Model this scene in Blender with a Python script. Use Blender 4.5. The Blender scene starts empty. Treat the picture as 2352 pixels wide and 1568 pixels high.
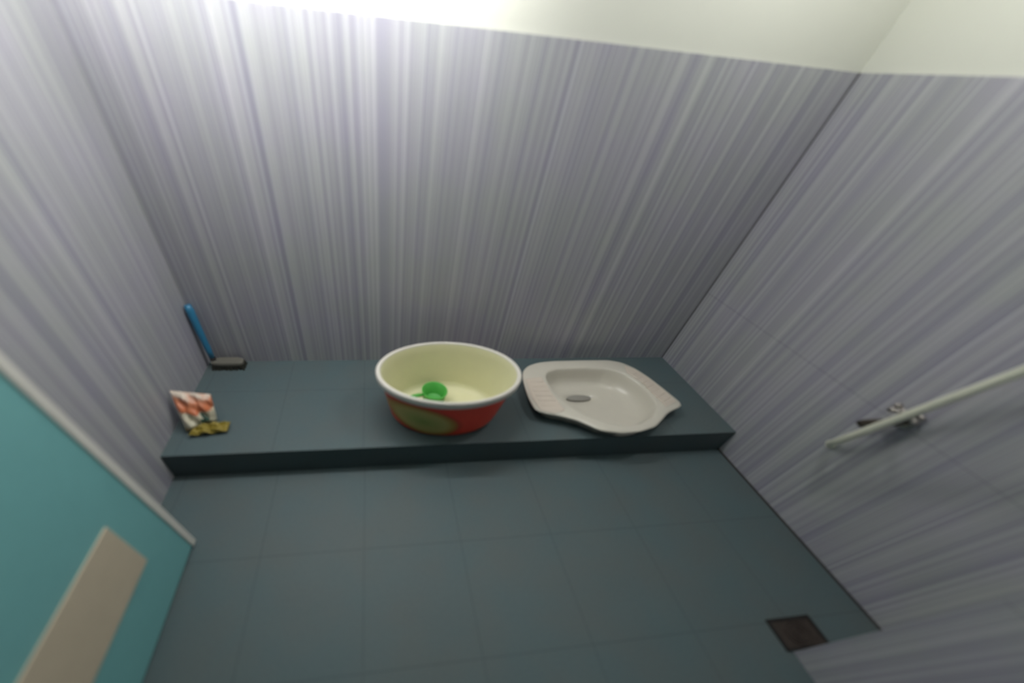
import bpy, bmesh, math, random
from mathutils import Vector, Matrix
random.seed(4)
C = bpy.context.scene.collection
sc = bpy.context.scene
PI = math.pi

# ------------------------------------------------------------------ camera
cam_d = bpy.data.cameras.new('camera')
cam = bpy.data.objects.new('camera', cam_d); C.objects.link(cam); sc.camera = cam
F_PX, PCX, PCY = 787.0131, -206.1950, 139.8055
cam.location = (0.69143, -1.22762, 1.05268)
cam.rotation_euler = (0.795037, -0.072120, -0.110134)
cam_d.sensor_width = 36; cam_d.sensor_fit = 'HORIZONTAL'
cam_d.lens = F_PX*36/2352
cam_d.shift_x = -PCX/2352; cam_d.shift_y = PCY/2352
cam_d.clip_start = .02
cam_d.dof.use_dof = True
cam_d.dof.focus_distance = 3.2
cam_d.dof.aperture_fstop = 0.64

# ------------------------------------------------------------------ world, light, exposure
w = bpy.data.worlds.new('world'); sc.world = w; w.use_nodes = True
w.node_tree.nodes['Background'].inputs[0].default_value = (.80, .88, 1, 1)
w.node_tree.nodes['Background'].inputs[1].default_value = 0.01
# a tube light low over the ledge (glow built below as its own mesh) and an added unseen fill bulb at the right
TUBE = dict(x0=.02, x1=1.00, y=-.25, z=1.355, r=.014, watt=82.0)
FILL_BULB = dict(p=(1.66, -.40, 1.62), r=.045, e=158.0)
sc.view_settings.view_transform = 'Standard'; sc.view_settings.look = 'None'
sc.view_settings.gamma = 1; sc.view_settings.use_curve_mapping = False
sc.view_settings.exposure = 0.0

# ------------------------------------------------------------------ dimensions
W = 2.10; LD = 0.490; LH = 0.108; PT = 1.130; CH = 2.15; YS = -1.159; XS = 1.785; YF = -1.56

# ------------------------------------------------------------------ materials
def newmat(n):
    m = bpy.data.materials.new(n); m.use_nodes = True
    nt = m.node_tree; b = nt.nodes['Principled BSDF']; return m, nt, b
def N(nt, t, **k):
    n = nt.nodes.new(t)
    for a, v in k.items(): setattr(n, a, v)
    return n
def math_(nt, op, a, b=None, c=None, clamp=False):
    n = N(nt, 'ShaderNodeMath', operation=op, use_clamp=clamp)
    for i, v in enumerate((a, b, c)):
        if v is None: continue
        if isinstance(v, (int, float)): n.inputs[i].default_value = v
        else: nt.links.new(v, n.inputs[i])
    return n.outputs[0]
def mixc(nt, f, a, b, blend='MIX'):
    n = N(nt, 'ShaderNodeMix', data_type='RGBA', blend_type=blend)
    for i, v in ((0, f), (6, a), (7, b)):
        if isinstance(v, (int, float)): n.inputs[i].default_value = v
        elif isinstance(v, tuple): n.inputs[i].default_value = (*v, 1)
        else: nt.links.new(v, n.inputs[i])
    return n.outputs[2]
def ramp(nt, v, stops):
    n = N(nt, 'ShaderNodeValToRGB'); nt.links.new(v, n.inputs[0])
    e = n.color_ramp.elements
    while len(e) < len(stops): e.new(.5)
    for el, (p, c) in zip(e, stops):
        el.position = p; el.color = (*c, 1) if isinstance(c, tuple) else (c, c, c, 1)
    return n.outputs[0]
def pos(nt):
    g = N(nt, 'ShaderNodeNewGeometry'); s = N(nt, 'ShaderNodeSeparateXYZ')
    nt.links.new(g.outputs['Position'], s.inputs[0]); return g.outputs['Position'], s.outputs
def objc(nt):
    g = N(nt, 'ShaderNodeTexCoord'); s = N(nt, 'ShaderNodeSeparateXYZ')
    nt.links.new(g.outputs['Object'], s.inputs[0]); return g.outputs['Object'], s.outputs
def noise(nt, v, scale, detail=2, rough=.5, dim='3D'):
    n = N(nt, 'ShaderNodeTexNoise', noise_dimensions=dim)
    n.inputs['Scale'].default_value = scale; n.inputs['Detail'].default_value = detail
    n.inputs['Roughness'].default_value = rough
    nt.links.new(v, n.inputs['W' if dim == '1D' else 'Vector']); return n.outputs[0]
def plain(n, c, rough=.5, metal=0, var=.06, scale=30, spec=None):
    m, nt, b = newmat(n); P, S = objc(nt)
    v = noise(nt, P, scale, 3)
    col = mixc(nt, v, tuple(x*(1-var) for x in c), tuple(min(1, x*(1+var)) for x in c))
    nt.links.new(col, b.inputs['Base Color'])
    b.inputs['Roughness'].default_value = rough; b.inputs['Metallic'].default_value = metal
    if spec is not None: b.inputs['Specular IOR Level'].default_value = spec
    return m

def striped(name, axis, seed, joint=None):
    """vertical-line printed wall panel: light and violet-grey pinstripes running up the wall"""
    m, nt, b = newmat(name); P, S = pos(nt)
    u = math_(nt, 'ADD', S[axis], seed)
    broad = noise(nt, u, 26, 1.5, .5, '1D')
    mid = noise(nt, u, 75, 2, .6, '1D')
    u2 = math_(nt, 'ADD', u, 7.3)
    fine = noise(nt, u2, 190, 2, .6, '1D')
    base = ramp(nt, broad, [(.30, (.295, .295, .33)), (.5, (.335, .335, .355)), (.70, (.40, .405, .41))])
    hl = ramp(nt, mid, [(.56, 0.0), (.66, 1.0)])
    dk = ramp(nt, mid, [(.34, 1.0), (.45, 0.0)])
    c = mixc(nt, math_(nt, 'MULTIPLY', hl, .32), base, (.56, .56, .57))
    c = mixc(nt, math_(nt, 'MULTIPLY', dk, .32), c, (.215, .21, .26))
    fl = ramp(nt, fine, [(.60, 0.0), (.68, 1.0)]); fd = ramp(nt, fine, [(.32, 1.0), (.40, 0.0)])
    c = mixc(nt, math_(nt, 'MULTIPLY', fl, .28), c, (.62, .62, .63))
    c = mixc(nt, math_(nt, 'MULTIPLY', fd, .28), c, (.19, .185, .24))
    # slow tint drift green-grey / violet
    tn = noise(nt, P, 5, 3)
    c = mixc(nt, 1.0, c, ramp(nt, tn, [(.35, (1.0, .985, 1.05)), (.65, (.985, 1.01, .985))]), 'MULTIPLY')
    if joint is not None:
        d = math_(nt, 'ABSOLUTE', math_(nt, 'SUBTRACT', S[2], joint))
        jl = math_(nt, 'LESS_THAN', d, .0016)
        c = mixc(nt, math_(nt, 'MULTIPLY', jl, .3), c, (.10, .10, .12))
    nt.links.new(c, b.inputs['Base Color'])
    b.inputs['Roughness'].default_value = .48; b.inputs['Specular IOR Level'].default_value = .35
    return m
M = {}
M['stripe_x'] = striped('striped_panel_back', 0, 3.1)
M['stripe_yl'] = striped('striped_panel_left', 1, 11.7)
M['stripe_yr'] = striped('striped_panel_right', 1, 23.4, joint=.452)
M['cream'] = plain('cream_paint', (.62, .63, .555), .7, var=.03, scale=4)
M['ceil'] = plain('ceiling_paint', (.30, .30, .28), .8, var=.02)

def tiles(name, col):
    m, nt, b = newmat(name); P, S = pos(nt)
    def grout(v, off):
        f = math_(nt, 'FRACT', math_(nt, 'DIVIDE', math_(nt, 'ADD', v, 30-off), .2995))
        d = math_(nt, 'SUBTRACT', .5, math_(nt, 'ABSOLUTE', math_(nt, 'SUBTRACT', f, .5)))
        return math_(nt, 'LESS_THAN', d, .0055)
    g = math_(nt, 'MAXIMUM', grout(S[0], .04+.05), grout(S[1], -.49+.05))
    sp = noise(nt, P, 140, 3, .7); bl = noise(nt, P, 6, 3)
    c = mixc(nt, sp, tuple(x*.86 for x in col), tuple(x*1.14 for x in col))
    c = mixc(nt, 1.0, c, ramp(nt, bl, [(.35, (1.05, .99, .97)), (.65, (.95, 1.01, 1.03))]), 'MULTIPLY')
    c = mixc(nt, math_(nt, 'MULTIPLY', g, .30), c, tuple(x*.35 for x in col))
    nt.links.new(c, b.inputs['Base Color'])
    b.inputs['Roughness'].default_value = .55; b.inputs['Specular IOR Level'].default_value = .3
    bp = N(nt, 'ShaderNodeBump'); bp.inputs['Strength'].default_value = .15; bp.inputs['Distance'].default_value = .001
    nt.links.new(sp, bp.inputs['Height']); nt.links.new(bp.outputs[0], b.inputs['Normal'])
    return m
M['floor'] = tiles('teal_floor_tile', (.093, .127, .133))
M['teal'] = plain('teal_door_skin', (.19, .47, .48), .45, var=.04)
M['white'] = plain('white_strip', (.70, .69, .64), .45)
M['beige'] = plain('beige_plate', (.60, .52, .39), .6)
M['pipe'] = plain('ivory_pvc', (.74, .75, .62), .4)
M['chrome'] = plain('dull_chrome', (.55, .53, .50), .22, 1)
M['darkmetal'] = plain('tarnished_metal', (.10, .085, .07), .4, .7)
M['handlemetal'] = plain('worn_chrome', (.46, .43, .40), .3, 1)
M['rust'] = plain('rusty_grate', (.05, .038, .032), .7, .3, var=.4, scale=80)
M['blackhole'] = plain('black_gap', (.012, .011, .01), .8)
M['blue'] = plain('blue_plastic', (.03, .19, .34), .35)
M['bristle'] = plain('dark_bristles', (.03, .03, .022), .85, var=.4, scale=120)
M['greyhead'] = plain('grey_brush_back', (.15, .145, .12), .6)
M['green'] = plain('green_plastic', (.07, .38, .06), .45)
M['ceramic'] = plain('ceramic_white', (.64, .61, .53), .25, var=.02)
M['ceramic_pink'] = plain('ceramic_foot', (.66, .585, .50), .3, var=.05, scale=60)
M['basin_in'] = plain('basin_cream', (.70, .68, .44), .5, var=.03)
M['basin_rim'] = plain('basin_rim_white', (.72, .69, .63), .45, var=.02)
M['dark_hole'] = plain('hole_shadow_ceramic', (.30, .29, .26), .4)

def basin_print():
    m, nt, b = newmat('basin_fruit_print'); P, S = objc(nt)
    def ell(cx, cz, rx, rz, tilt):
        dx = math_(nt, 'SUBTRACT', S[0], cx); dz = math_(nt, 'SUBTRACT', S[2], cz)
        a = math_(nt, 'ADD', math_(nt, 'MULTIPLY', dx, math.cos(tilt)), math_(nt, 'MULTIPLY', dz, math.sin(tilt)))
        c = math_(nt, 'SUBTRACT', math_(nt, 'MULTIPLY', dz, math.cos(tilt)), math_(nt, 'MULTIPLY', dx, math.sin(tilt)))
        r = math_(nt, 'ADD', math_(nt, 'POWER', math_(nt, 'DIVIDE', a, rx), 2.0), math_(nt, 'POWER', math_(nt, 'DIVIDE', c, rz), 2.0))
        return math_(nt, 'SQRT', r)
    # a big sliced fruit on the left front, a second half hidden round the right side
    e = ell(-.100, .082, .125, .070, -.25)
    inside = ramp(nt, math_(nt, 'MULTIPLY', e, .5), [(.0, (.27, .31, .07)), (.16, (.40, .38, .11)), (.34, (.52, .42, .14)), (.44, (.46, .25, .05))])
    mask = ramp(nt, math_(nt, 'MULTIPLY', e, .5), [(.45, 1.0), (.52, 0.0)])
    red = mixc(nt, noise(nt, P, 18, 2), (.82, .055, .03), (.90, .08, .04))
    # dark orange printed border around the fruit
    edge = ramp(nt, math_(nt, 'MULTIPLY', e, .5), [(.50, 1.0), (.60, 0.0)])
    red = mixc(nt, math_(nt, 'MULTIPLY', edge, .5), red, (.22, .05, .01))
    c = mixc(nt, mask, red, inside)
    nt.links.new(c, b.inputs['Base Color']); b.inputs['Roughness'].default_value = .45
    return m
M['basin_out'] = basin_print()

def pouch_mat():
    """printed sachet: white top, orange-red band, pale diagonal, green patch, olive foot"""
    m, nt, b = newmat('printed_sachet'); P, S = objc(nt)
    nz = noise(nt, P, 22, 3); dn = math_(nt, 'MULTIPLY', math_(nt, 'SUBTRACT', nz, .5), .035)
    v = math_(nt, 'ADD', S[2], dn)
    v = math_(nt, 'ADD', v, math_(nt, 'MULTIPLY', S[0], .18))
    c = ramp(nt, math_(nt, 'MULTIPLY', v, 1/.20), [(.0, (.42, .22, .04)), (.08, (.50, .42, .22)), (.14, (.66, .64, .50)), (.33, (.68, .63, .48)), (.36, (.58, .17, .07)), (.50, (.62, .24, .13)), (.56, (.70, .60, .50))])
    nt.links.new(c, b.inputs['Base Color']); b.inputs['Roughness'].default_value = .4
    return m
M['pouch'] = pouch_mat()
M['pouch_green'] = plain('sachet_green_print', (.04, .10, .075), .4)
M['pouch_orange'] = plain('sachet_orange_print', (.55, .13, .04), .4)
M['pouch_yellow'] = plain('sachet_olive_print', (.27, .21, .03), .45, var=.2)

# ------------------------------------------------------------------ helpers
def obj(name, bm, mats, parent=None, smooth=False, bevel=0, sub=0):
    me = bpy.data.meshes.new(name); bmesh.ops.recalc_face_normals(bm, faces=bm.faces[:]); bm.to_mesh(me); bm.free()
    for m in (mats if isinstance(mats, (list, tuple)) else [mats]): me.materials.append(m)
    o = bpy.data.objects.new(name, me); C.objects.link(o)
    if smooth:
        for p in me.polygons: p.use_smooth = True
    if bevel:
        b = o.modifiers.new('b', 'BEVEL'); b.width = bevel; b.segments = 3; b.limit_method = 'ANGLE'
    if sub:
        s = o.modifiers.new('s', 'SUBSURF'); s.levels = sub; s.render_levels = sub
    if parent: o.parent = parent
    return o
def box(bm, x0, x1, y0, y1, z0, z1, mi=0):
    vs = [bm.verts.new((x, y, z)) for x in (x0, x1) for y in (y0, y1) for z in (z0, z1)]
    for q in ((0,1,3,2),(4,6,7,5),(0,4,5,1),(2,3,7,6),(0,2,6,4),(1,5,7,3)):
        f = bm.faces.new([vs[i] for i in q]); f.material_index = mi
    return vs
def loft(bm, loops, close=True, cap0=False, cap1=False, mi=0):
    L = [[bm.verts.new(p) for p in lp] for lp in loops]; n = len(L[0])
    for a, b in zip(L, L[1:]):
        for i in range(n if close else n-1):
            j = (i+1) % n
            f = bm.faces.new((a[i], a[j], b[j], b[i])); f.material_index = mi
    if cap0: bm.faces.new(L[0][::-1]).material_index = mi
    if cap1: bm.faces.new(L[-1]).material_index = mi
    return L
def ring(c, rx, ry, n=64): return [(c[0]+rx*math.cos(2*PI*i/n), c[1]+ry*math.sin(2*PI*i/n), c[2]) for i in range(n)]
def tube(bm, pts, rads, n=20, mi=0, cap=True):
    pts = [Vector(p) for p in pts]
    if not isinstance(rads, (list, tuple)): rads = [rads]*len(pts)
    T = []
    for i in range(len(pts)):
        a = pts[max(i-1, 0)]; b = pts[min(i+1, len(pts)-1)]; T.append((b-a).normalized())
    u = T[0].orthogonal().normalized(); loops = []
    for p, t, r in zip(pts, T, rads):
        u = (u - t*u.dot(t)).normalized(); v = t.cross(u)
        loops.append([tuple(p + (u*math.cos(2*PI*k/n)+v*math.sin(2*PI*k/n))*r) for k in range(n)])
    loft(bm, loops, cap0=cap, cap1=cap, mi=mi)
def thing(name, loc, label=None, cat=None, group=None, kind=None):
    o = bpy.data.objects.new(name, None); C.objects.link(o); o.location = loc; o.empty_display_size = .05
    return tag(o, label, cat, group, kind)
def tag(o, label=None, cat=None, group=None, kind=None):
    if label: o['label'] = label
    if cat: o['category'] = cat
    if group: o['group'] = group
    if kind: o['kind'] = kind
    return o

# ------------------------------------------------------------------ room shell
T = .006
bm = bmesh.new(); box(bm, -.12, W+.12, -2.6, .12, -.10, 0); tag(obj('floor', bm, M['floor']), 'dull teal square floor tiles with thin dark joints', 'floor', kind='structure')
bm = bmesh.new(); box(bm, -.12, W+.12, -1.7, .12, CH, CH+.1); tag(obj('ceiling', bm, M['ceil']), 'pale flat ceiling above the washroom', 'ceiling', kind='structure')
def wall(side, slab, label, cl, mat):
    bm = bmesh.new(); box(bm, *slab); o = tag(obj('wall_'+side, bm, M['cream']), label, 'wall', kind='structure')
    bm = bmesh.new()
    for c in cl: box(bm, *c)
    p = obj('panelling', bm, mat, o); return o
wall('back', (-.12, W+.12, T, .12, 0, CH), 'back wall with grey vertical pinstripe panelling below cream paint', [(-T, W+T, 0, T, 0, PT)], M['stripe_x'])
wall('left', (-.12, -T, -1.7, T, 0, CH), 'left wall with grey pinstripe panelling behind the open door', [(-T, 0, YF, 0, 0, PT)], M['stripe_yl'])
wall('right', (W+T, W+.12, -1.7, T, 0, CH), 'right wall with grey pinstripe panelling behind the tap', [(W, W+T, YS, 0, 0, PT)], M['stripe_yr'])
# projecting wall beside the floor drain (near right), then the front wall with the doorway
wall('near_right', (XS+T, W+T, -1.7, YS-T, 0, CH), 'projecting striped wall corner beside the floor drain',
     [(XS+T, W, YS-T, YS, 0, PT)], M['stripe_x'])
bm = bmesh.new(); box(bm, XS, XS+T, YF, YS, 0, PT); obj('end_panelling', bm, M['stripe_yr'], bpy.data.objects['wall_near_right'])
M['dim'] = plain('front_wall_grey_paint', (.22, .22, .24), .8)
bm = bmesh.new(); box(bm, .93, XS+T, -1.7, YF, 0, CH); box(bm, -T, .10, -1.7, YF, 0, CH); box(bm, .10, .93, -1.7, YF, 2.02, CH)
tag(obj('wall_front', bm, M['dim']), 'grey front wall around the doorway', 'wall', kind='structure')

# raised tiled ledge along the back wall
bm = bmesh.new(); box(bm, 0, W, -LD, 0, 0, LH)
ledge = tag(obj('trim_1', bm, M['floor']), 'raised tiled ledge along the back wall', 'ledge', kind='structure')

# dark joints along the right wall; the back corner strip also paints shade
M['joint'] = plain('joint_dirt_and_shade', (.05, .047, .045), .8)
bm = bmesh.new(); box(bm, W-.005, W, YS, -LD, 0, .005); box(bm, W-.016, W, YS, YS+.016, 0, .010)
tag(obj('trim_2', bm, M['joint']), 'thin dark joint between floor and right wall', 'joint', kind='structure')
bm = bmesh.new(); box(bm, W-.0026, W, -.0026, 0, LH, PT)
tag(obj('trim_3', bm, M['joint']), 'thin dark vertical joint with painted shade in the right back corner', 'joint', kind='structure')

# ------------------------------------------------------------------ door, open against the left wall
d = thing('door_1', (.13, YF+.03, 0), 'teal door standing open along the left wall', 'door', kind='structure')
def rel(o, root): o.matrix_parent_inverse = Matrix.Translation(-root.location); return o
def skew(bm, y0):   # the free edge of this cheap door runs slightly out of plumb
    for v in bm.verts:
        if v.co.y > y0: v.co.y -= .045*v.co.z
    return bm
bm = bmesh.new(); box(bm, .115, .143, YF+.01, -.730, .006, 1.98); rel(obj('door_panel', skew(bm, -.8), M['teal'], d, bevel=.002), d)
bm = bmesh.new(); box(bm, .1105, .147, -.744, -.724, .004, 1.984)
rel(obj('edge_strip', skew(bm, -.8), M['white'], d, bevel=.002), d)
bm = bmesh.new(); box(bm, .143, .1475, -1.46, -.85, .182, .352); o = rel(obj('kick_plate', bm, M['beige'], d, bevel=.002), d); o['label'] = 'beige horizontal plate low on the teal door'
for z in (.25, 1.0, 1.75):
    bm = bmesh.new(); tube(bm, [(.106, YF+.012, z-.04), (.106, YF+.012, z+.04)], .006, 12); rel(obj('hinge', bm, M['chrome'], d), d)

# ------------------------------------------------------------------ tube light on the back wall, above the frame
tl = thing('tube_lamp', ((TUBE['x0']+TUBE['x1'])/2, T, TUBE['z']+.09), 'slim glowing tube light on brackets high on the back wall', 'lamp')
def glow(n, col, e):
    m, nt, b = newmat(n); b.inputs['Base Color'].default_value = (*col, 1)
    b.inputs['Emission Color'].default_value = (*col, 1); b.inputs['Emission Strength'].default_value = e; return m
hl_ = (TUBE['x1']-TUBE['x0'])/2; dy = TUBE['y']-T
bm = bmesh.new(); box(bm, -hl_, hl_, -.03, 0, -.005, .035); obj('batten', bm, M['white'], tl, bevel=.004)
for s_ in (-1, 1):
    bm = bmesh.new(); tube(bm, [(s_*(hl_-.015), -.02, .015), (s_*(hl_-.015), dy*.5, .0), (s_*(hl_-.015), dy, -.09)], .006, 10)
    tube(bm, [(s_*(hl_-.012), dy, -.09), (s_*(hl_+.012), dy, -.09)], .017, 16); obj('bracket', bm, M['white'], tl)
bm = bmesh.new(); tube(bm, [(-hl_+.012, dy, -.09), (hl_-.012, dy, -.09)], TUBE['r'], 20)
obj('glass_tube', bm, glow('tube_glow', (1, .99, .985), TUBE['watt']), tl, smooth=True)
# added bulb out of view, hung there to brighten the right side
bx_, by_, bz_ = FILL_BULB['p']; DR = CH-bz_
pl = thing('added_fill_bulb', (bx_, by_, CH), 'added unseen fill bulb hanging on a cord from the ceiling', 'lamp')
bm = bmesh.new(); loft(bm, [ring((0, 0, z), r, r, 32) for z, r in ((0, .04), (-.012, .04), (-.02, .026), (-.03, .008))], cap0=True, cap1=True)
obj('ceiling_rose', bm, M['white'], pl)
bm = bmesh.new(); tube(bm, [(0, 0, -.028), (0, 0, -DR+.11)], .003, 10); obj('cord', bm, M['white'], pl)
bm = bmesh.new(); loft(bm, [ring((0, 0, z-DR), r, r, 32) for z, r in ((.115, .006), (.10, .016), (.08, .02), (.04, .022))], cap0=True, cap1=True)
obj('lamp_holder', bm, M['white'], pl)
bm = bmesh.new(); loft(bm, [ring((0, 0, -DR+FILL_BULB['r']*math.cos(PI*(.06+.94*i/14))), *(2*[max(.0008, FILL_BULB['r']*math.sin(PI*(.06+.94*i/14)))]), 24) for i in range(15)], cap0=True, cap1=True)
obj('glass_bulb', bm, glow('fill_bulb_glow', (1, .99, .985), FILL_BULB['e']), pl, smooth=True)

# ------------------------------------------------------------------ oval basin
BC = (.942, -.324, LH)
bs = thing('wash_basin_tub', BC, 'red fruit-printed plastic tub with cream inside and white rim', 'basin')
K = .660; H = .205; R0 = .200; R1 = .255
def prof(bm, pts, **k): return loft(bm, [ring((0, 0, z), r, r*K*(1+.0*z), 96) for z, r in pts], **k)
bm = bmesh.new()
op = [(.0, R0-.018), (.004, R0-.006), (.012, R0)] + [(.012+(H-.034)*t, R0+(R1-.016-R0)*(t**.85)) for t in [i/12 for i in range(1, 13)]]
prof(bm, op, cap0=True)
obj('tub_shell', bm, M['basin_out'], bs, smooth=True)['label'] = 'red outside with yellow-green sliced fruit print'
bm = bmesh.new()
ip = [(H-.004, R1-.014), (H-.02, R1-.022)] + [(H-.02-(H-.045)*t, R1-.022-(R1-.022-R0+.006)*(t**1.1)) for t in [i/10 for i in range(1, 11)]] + [(.016, R0-.022), (.010, R0-.05), (.009, .10), (.009, .03)]
prof(bm, ip, cap1=True)
obj('tub_lining', bm, M['basin_in'], bs, smooth=True)['label'] = 'cream yellow inside surface'
bm = bmesh.new()
rp = [(H-.028, R1-.018), (H-.030, R1-.006), (H-.026, R1-.001), (H-.006, R1+.001), (H-.001, R1-.003), (H, R1-.009), (H-.002, R1-.014), (H-.006, R1-.0155), (H-.028, R1-.018)]
prof(bm, rp); obj('tub_rim', bm, M['basin_rim'], bs, smooth=True)['label'] = 'thick white rolled rim'
# small green water dipper standing inside
dp = thing('water_dipper', (BC[0]-.034, BC[1]+.045, LH+.0105), 'small bright green plastic water dipper inside the red tub', 'dipper')
bm = bmesh.new()
loft(bm, [ring((0, 0, z), r, r, 40) for z, r in ((0, .036), (.003, .040), (.052, .046), (.056, .050), (.0575, .0495), (.056, .044), (.010, .037), (.006, .033))], cap0=True, cap1=True)
obj('cup', bm, M['green'], dp, smooth=True)
bm = bmesh.new(); tube(bm, [(-.042, -.012, .047), (-.060, -.018, .050), (-.085, -.026, .052), (-.100, -.031, .050)], [.006, .007, .0075, .005], 12)
obj('dipper_handle', bm, M['green'], dp, smooth=True)

# ------------------------------------------------------------------ squat toilet pan
TZ = LH+.055
OUT = [(1.290,-.203),(1.305,-.158),(1.340,-.120),(1.395,-.097),(1.470,-.088),(1.600,-.084),(1.735,-.085),(1.791,-.101),(1.835,-.145),(1.862,-.200),(1.884,-.275),(1.906,-.365),(1.900,-.392),(1.862,-.398),(1.805,-.425),(1.765,-.455),(1.715,-.488),(1.640,-.508),(1.566,-.512),(1.490,-.496),(1.425,-.444),(1.353,-.412),(1.300,-.400),(1.280,-.385),(1.276,-.320),(1.281,-.260)]
INN = [(1.392,-.215),(1.405,-.172),(1.450,-.150),(1.520,-.143),(1.610,-.143),(1.700,-.152),(1.760,-.185),(1.792,-.250),(1.800,-.320),(1.785,-.385),(1.735,-.437),(1.665,-.470),(1.600,-.478),(1.530,-.455),(1.470,-.415),(1.418,-.350),(1.395,-.280)]
PCN = Vector((1.585, -.30))
def radial(poly, c, n=120):
    out = []
    P = [Vector(p) for p in poly]
    for i in range(n):
        a = 2*PI*i/n; dr = Vector((math.cos(a), math.sin(a))); best = .1
        for p, q in zip(P, P[1:]+P[:1]):
            e = q-p; den = dr.x*e.y-dr.y*e.x
            if abs(den) < 1e-9: continue
            w_ = p-c; t = (w_.x*e.y-w_.y*e.x)/den; s = (w_.x*dr.y-w_.y*dr.x)/den
            if t > 0 and -1e-6 <= s <= 1+1e-6: best = t
        out.append(best)
    return out
def smooth_r(r, k):
    for _ in range(k): r = [(r[i-1]+2*r[i]+r[(i+1) % len(r)])/4 for i in range(len(r))]
    return r
ro = smooth_r(radial(OUT, PCN), 1); ri = smooth_r(radial(INN, PCN), 3); NR = len(ro)
sp = thing('squat_toilet_pan', (PCN.x, PCN.y, LH), 'off-white ceramic squat toilet pan beside the tub', 'toilet')
def rl(rf, z, c=(0, 0)): return [(c[0]+rf(i)*math.cos(2*PI*i/NR), c[1]+rf(i)*math.sin(2*PI*i/NR), z if not callable(z) else z(i)) for i in range(NR)]
bm = bmesh.new()
hc = (-.024, .062)   # outlet position relative to the centre
def mixl(t, z, e=1):
    out = []
    for i in range(NR):
        a = 2*PI*i/NR
        x0, y0 = ri[i]*math.cos(a), ri[i]*math.sin(a)
        x1, y1 = hc[0]+.060*math.cos(a), hc[1]+.018*math.sin(a)
        out.append((x0*(1-t)+x1*t, y0*(1-t)+y1*t, z))
    return out
loops = [rl(lambda i: ri[i]*.9, -.055), rl(lambda i: ri[i]+.002, -.045), rl(lambda i: ri[i]+.006, .0005), rl(lambda i: ro[i]*.84, .001), rl(lambda i: ro[i]*.90, .030), rl(lambda i: ro[i]-.010, .042), rl(lambda i: ro[i]-.001, .047), rl(lambda i: ro[i], .051), rl(lambda i: ro[i]-.003, .053), rl(lambda i: ro[i]-.009, .0555),
         rl(lambda i: ri[i]+.012, .0545), rl(lambda i: ri[i]+.004, .0535), rl(lambda i: ri[i], .048), mixl(.03, .030), mixl(.07, .010), mixl(.14, -.010), mixl(.27, -.022), mixl(.45, -.028), mixl(.7, -.032), mixl(.93, -.035), mixl(1.0, -.045)]
loft(bm, loops, cap0=True, cap1=True)
obj('pan_body', bm, M['ceramic'], sp, smooth=True)
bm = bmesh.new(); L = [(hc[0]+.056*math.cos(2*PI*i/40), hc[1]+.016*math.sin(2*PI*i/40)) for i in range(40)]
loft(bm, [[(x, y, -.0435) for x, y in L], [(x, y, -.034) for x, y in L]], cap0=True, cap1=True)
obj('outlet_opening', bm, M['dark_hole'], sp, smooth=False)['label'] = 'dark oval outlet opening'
# opening in the ledge that the bowl drops into
bmc = bmesh.new(); loft(bmc, [[(x+PCN.x, y+PCN.y, z+LH) for x, y, z in rl(lambda i: ri[i]+.010, zz)] for zz in (-.062, .02)], cap0=True, cap1=True)
cut = obj('cutter', bmc, M['floor']); mod = ledge.modifiers.new('cut', 'BOOLEAN'); mod.object = cut; mod.operation = 'DIFFERENCE'; mod.solver = 'EXACT'
bpy.context.view_layer.update(); dg = bpy.context.evaluated_depsgraph_get()
me2 = bpy.data.meshes.new_from_object(ledge.evaluated_get(dg)); ledge.modifiers.clear(); ledge.data = me2
bpy.data.objects.remove(cut)
# ribbed footrests either side of the bowl
def footrest(poly, nr, axis):
    bm = bmesh.new(); c = sum((Vector(p) for p in poly), Vector((0, 0)))/len(poly)
    lo = [[(p[0]-PCN.x, p[1]-PCN.y, .053) for p in poly], [(p[0]-PCN.x, p[1]-PCN.y, .0575) for p in poly], [((p[0]-c.x)*.9+c.x-PCN.x, (p[1]-c.y)*.9+c.y-PCN.y, .059) for p in poly]]
    loft(bm, lo, cap1=True, cap0=True)
    a0, a1, b0, b1 = [Vector(p) for p in axis]
    for k in range(nr):
        t = (k+.7)/(nr+.4); p = a0.lerp(a1, t)-PCN; q = b0.lerp(b1, t)-PCN
        tube(bm, [(p.x, p.y, .0585), (q.x, q.y, .0585)], .0028, 8)
    return obj('footrest', bm, M['ceramic_pink'], sp)
footrest([(1.298,-.212),(1.372,-.200),(1.378,-.300),(1.392,-.395),(1.345,-.408),(1.298,-.390),(1.286,-.320)], 6, ((1.306,-.215),(1.306,-.385),(1.366,-.212),(1.378,-.39)))['label'] = 'ribbed left footrest'
footrest([(1.790,-.135),(1.822,-.160),(1.850,-.210),(1.872,-.285),(1.884,-.365),(1.822,-.392),(1.812,-.320),(1.806,-.245),(1.775,-.180)], 7, ((1.812,-.165),(1.878,-.36),(1.785,-.178),(1.825,-.385)))['label'] = 'ribbed right footrest'

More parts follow.
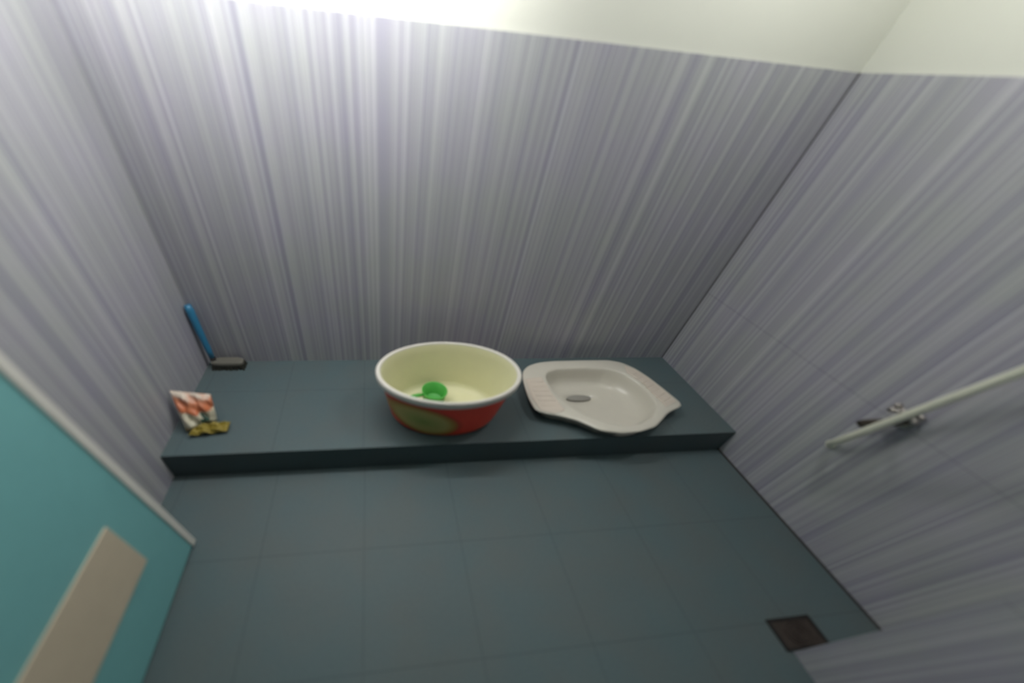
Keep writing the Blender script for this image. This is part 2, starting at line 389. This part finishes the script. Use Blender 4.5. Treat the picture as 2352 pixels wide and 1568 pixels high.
# ------------------------------------------------------------------ blue handled brush in the corner
br = thing('cleaning_brush', (.03, -.03, LH), 'blue handled cleaning brush standing in the left back corner', 'brush')
def lv(p): return (p[0]-.03, p[1]+.03, p[2]-LH)
bm = bmesh.new()
hp = [(.034, -.034, .150), (.031, -.032, .19), (.027, -.028, .25), (.023, -.023, .31), (.020, -.019, .36), (.018, -.017, .378)]
tube(bm, [lv(p) for p in hp], [.0095, .0115, .0125, .0135, .0140, .010], 20)
obj('handle', bm, M['blue'], br, smooth=True)
bm = bmesh.new(); tube(bm, [lv(p) for p in [(.045, -.036, .122), (.037, -.036, .135), (.034, -.034, .155)]], [.011, .011, .0105], 16)
obj('socket', bm, M['blackhole'], br, smooth=True)
bm = bmesh.new()
hd = []
for z, s in ((.128, .94), (.131, 1), (.140, 1), (.144, .9)):
    hd.append([lv((.088+s*.062*math.copysign(abs(math.cos(a))**.6, math.cos(a)), -.038+s*.022*math.copysign(abs(math.sin(a))**.6, math.sin(a)), z)) for a in [2*PI*i/40 for i in range(40)]])
loft(bm, hd, cap0=True, cap1=True); obj('brush_head', bm, M['greyhead'], br, smooth=False)
bm = bmesh.new()
for i in range(17):
    for j in range(5):
        x = .033+i*.0070; y = -.056+j*.0090; e = .004
        tube(bm, [lv((x, y, .129)), lv((x+random.uniform(-e, e)*1.2, y+random.uniform(-e, e), .1082))], [.0035, .0046], 6)
obj('bristles', bm, M['bristle'], br)

# ------------------------------------------------------------------ crumpled printed sachet leaning at the left wall
pk = thing('detergent_sachet', (.085, -.285, LH), 'crumpled white and orange plastic sachet leaning by the left wall', 'packet')
def crumple(name, w0, h0, th, mat, fn, seed, nx=26, nz=20):
    rnd = random.Random(seed); ph = [rnd.uniform(0, 6) for _ in range(8)]
    bm = bmesh.new(); fr, bk = [], []
    for j in range(nz+1):
        a, c = [], []
        for i in range(nx+1):
            u = i/nx*2-1; v = j/nz
            bulge = th*(max(0, 1-u**4))**.5*(max(0, 1-(2*v-1)**6))**.5
            wr = .005*math.sin(9*u+ph[0]+5*v)+.004*math.sin(17*v+ph[1]+6*u)+.0025*math.sin(31*u*v+ph[2])
            wr *= (1-abs(u)**6)
            p = fn(u, v, w0, h0)
            a.append(bm.verts.new((p[0]+p[3]*(bulge+wr), p[1]+p[4]*(bulge+wr), p[2]+p[5]*(bulge+wr))))
            c.append(bm.verts.new((p[0]-p[3]*(bulge*.7-wr*.5+.0006), p[1]-p[4]*(bulge*.7-wr*.5+.0006), p[2]-p[5]*(bulge*.7-wr*.5+.0006))))
        fr.append(a); bk.append(c)
    for j in range(nz):
        for i in range(nx):
            bm.faces.new((fr[j][i], fr[j][i+1], fr[j+1][i+1], fr[j+1][i])); bm.faces.new((bk[j][i], bk[j+1][i], bk[j+1][i+1], bk[j][i+1]))
    E0 = [(fr[j][0], bk[j][0]) for j in range(nz+1)]; E1 = [(fr[j][nx], bk[j][nx]) for j in range(nz+1)]
    for E, f in ((E0, 1), (E1, -1), ([(fr[0][i], bk[0][i]) for i in range(nx+1)], -1), ([(fr[nz][i], bk[nz][i]) for i in range(nx+1)], 1)):
        for p, q in zip(E, E[1:]): bm.faces.new((p[0], q[0], q[1], p[1]) if f > 0 else (p[0], p[1], q[1], q[0]))
    return obj(name, bm, mat, pk, smooth=True)
PC = Vector((.085, -.285, 0))
def quad_fn(BL, BR, TL, TR, sag=.0):
    BL, BR, TL, TR = map(Vector, (BL, BR, TL, TR))
    def fn(u, v, w0, h0):
        a = (u+1)/2; p = BL.lerp(BR, a).lerp(TL.lerp(TR, a), v)
        n = (BR-BL).cross(TL-BL).normalized()
        if n.z < 0: n = -n
        p = p + n*sag*math.sin(PI*v) - PC
        return (p.x, p.y, p.z, n.x, n.y, n.z)
    return fn
crumple('pouch_body', 0, 0, .017, M['pouch'], quad_fn((.052, -.398, .012), (.132, -.345, .010), (.014, -.318, .128), (.128, -.308, .098), .008), 3)
crumple('folded_bottom', 0, 0, .008, M['pouch_yellow'], quad_fn((.062, -.418, .014), (.180, -.402, .012), (.075, -.372, .020), (.182, -.362, .016)), 9)['label'] = 'olive yellow folded bottom edge'
crumple('printed_patch', 0, 0, .003, M['pouch_green'], quad_fn((.092, -.384, .034), (.128, -.366, .030), (.082, -.366, .060), (.118, -.348, .056)), 5, 8, 8)['label'] = 'dark green printed patch'

# ------------------------------------------------------------------ tap on the right wall
tp = thing('wall_tap', (W, -.756, .468), 'small tarnished chrome water tap on the right wall', 'tap')
bm = bmesh.new(); tube(bm, [(0, 0, 0), (-.004, 0, 0), (-.007, 0, 0)], [.023, .023, .016], 28); obj('flange', bm, M['chrome'], tp)
bm = bmesh.new(); tube(bm, [(-.005, 0, 0), (-.030, 0, 0), (-.032, 0, 0), (-.046, 0, 0), (-.048, 0, 0), (-.055, 0, 0)], [.0095, .0095, .0135, .0135, .010, .009], 24)
tube(bm, [(-.038, 0, .008), (-.038, 0, .024)], [.009, .007], 18)
obj('tap_body', bm, M['darkmetal'], tp, smooth=False)
bm = bmesh.new(); tube(bm, [(-.040, 0, -.004), (-.046, .008, -.014), (-.050, .020, -.026), (-.052, .030, -.038), (-.052, .034, -.050)], [.010, .0098, .009, .009, .0105], 18); obj('spout', bm, M['darkmetal'], tp, smooth=True)
bm = bmesh.new()
for a in (0, 1, 2, 3):
    ca, sa = math.cos(a*PI/2+.5), math.sin(a*PI/2+.5)
    tube(bm, [(-.038+.002*sa, .004*ca, .028), (-.038+.024*sa, .026*ca, .028)], [.0045, .0055], 12)
    tube(bm, [(-.038+.024*sa, .027*ca, .028), (-.038+.029*sa, .033*ca, .028), (-.038+.034*sa, .038*ca, .028)], [.0055, .009, .006], 12)
tube(bm, [(-.038, 0, .020), (-.038, 0, .034)], [.0095, .008], 16)
obj('tap_handle', bm, M['handlemetal'], tp, smooth=True)

# ------------------------------------------------------------------ white pipe passing in front of the tap
pp = thing('plastic_pipe', (W, -.703, .300), 'thin ivory plastic pipe slanting up in front of the wall tap', 'pipe')
def lq(p): return (p[0]-W, p[1]+.703, p[2]-.300)
b0 = Vector((2.045, -.728, .352)); d0 = Vector((-.05, -.106, .377)); 
pts = [(W-.0035, -.703, .300), (W-.0075, -.7032, .3006), (2.086, -.706, .308), (2.070, -.713, .322)] + [tuple(b0+d0*t) for t in (0, .2, .5, 1, 2, 3, 3.9)]
bm = bmesh.new(); tube(bm, [lq(p) for p in pts], [.008, .008, .0085, .0092] + [.0098]*7, 20)
obj('pipe_run', bm, M['pipe'], pp, smooth=True)
bm = bmesh.new(); tube(bm, [lq((W-.0012, -.703, .300)), lq((W-.005, -.703, .300))], [.014, .012], 20); obj('wall_collar', bm, M['pipe'], pp)

# ------------------------------------------------------------------ floor drain grate
dr = thing('floor_drain', (1.838, -1.124, 0), 'dark square metal floor drain grate near the right front corner', 'drain')
hx, hy = .067, .034
hx = .067
bm = bmesh.new()
y0, y1 = -1.157+1.124, -1.082+1.124
x0, x1 = -.070, .070
box(bm, x0, x1, y1-.008, y1, 0, .004); box(bm, x0, x1, y0, y0+.006, 0, .004); box(bm, x0, x0+.008, y0+.006, y1-.008, 0, .004); box(bm, x1-.008, x1, y0+.006, y1-.008, 0, .004)
obj('drain_frame', bm, M['blackhole'], dr)
bm = bmesh.new(); box(bm, x0+.008, x1-.008, y0+.006, y1-.008, 0, .0015)
obj('drain_plate', bm, M['rust'], dr)
bm = bmesh.new()
for k, r in enumerate((.028, .019, .010)):
    q = [(r*math.cos(2*PI*i/32)*1.3, .004+r*math.sin(2*PI*i/32), .003) for i in range(33)]
    tube(bm, q, .0016, 6, cap=False)
obj('drain_rings', bm, M['rust'], dr)
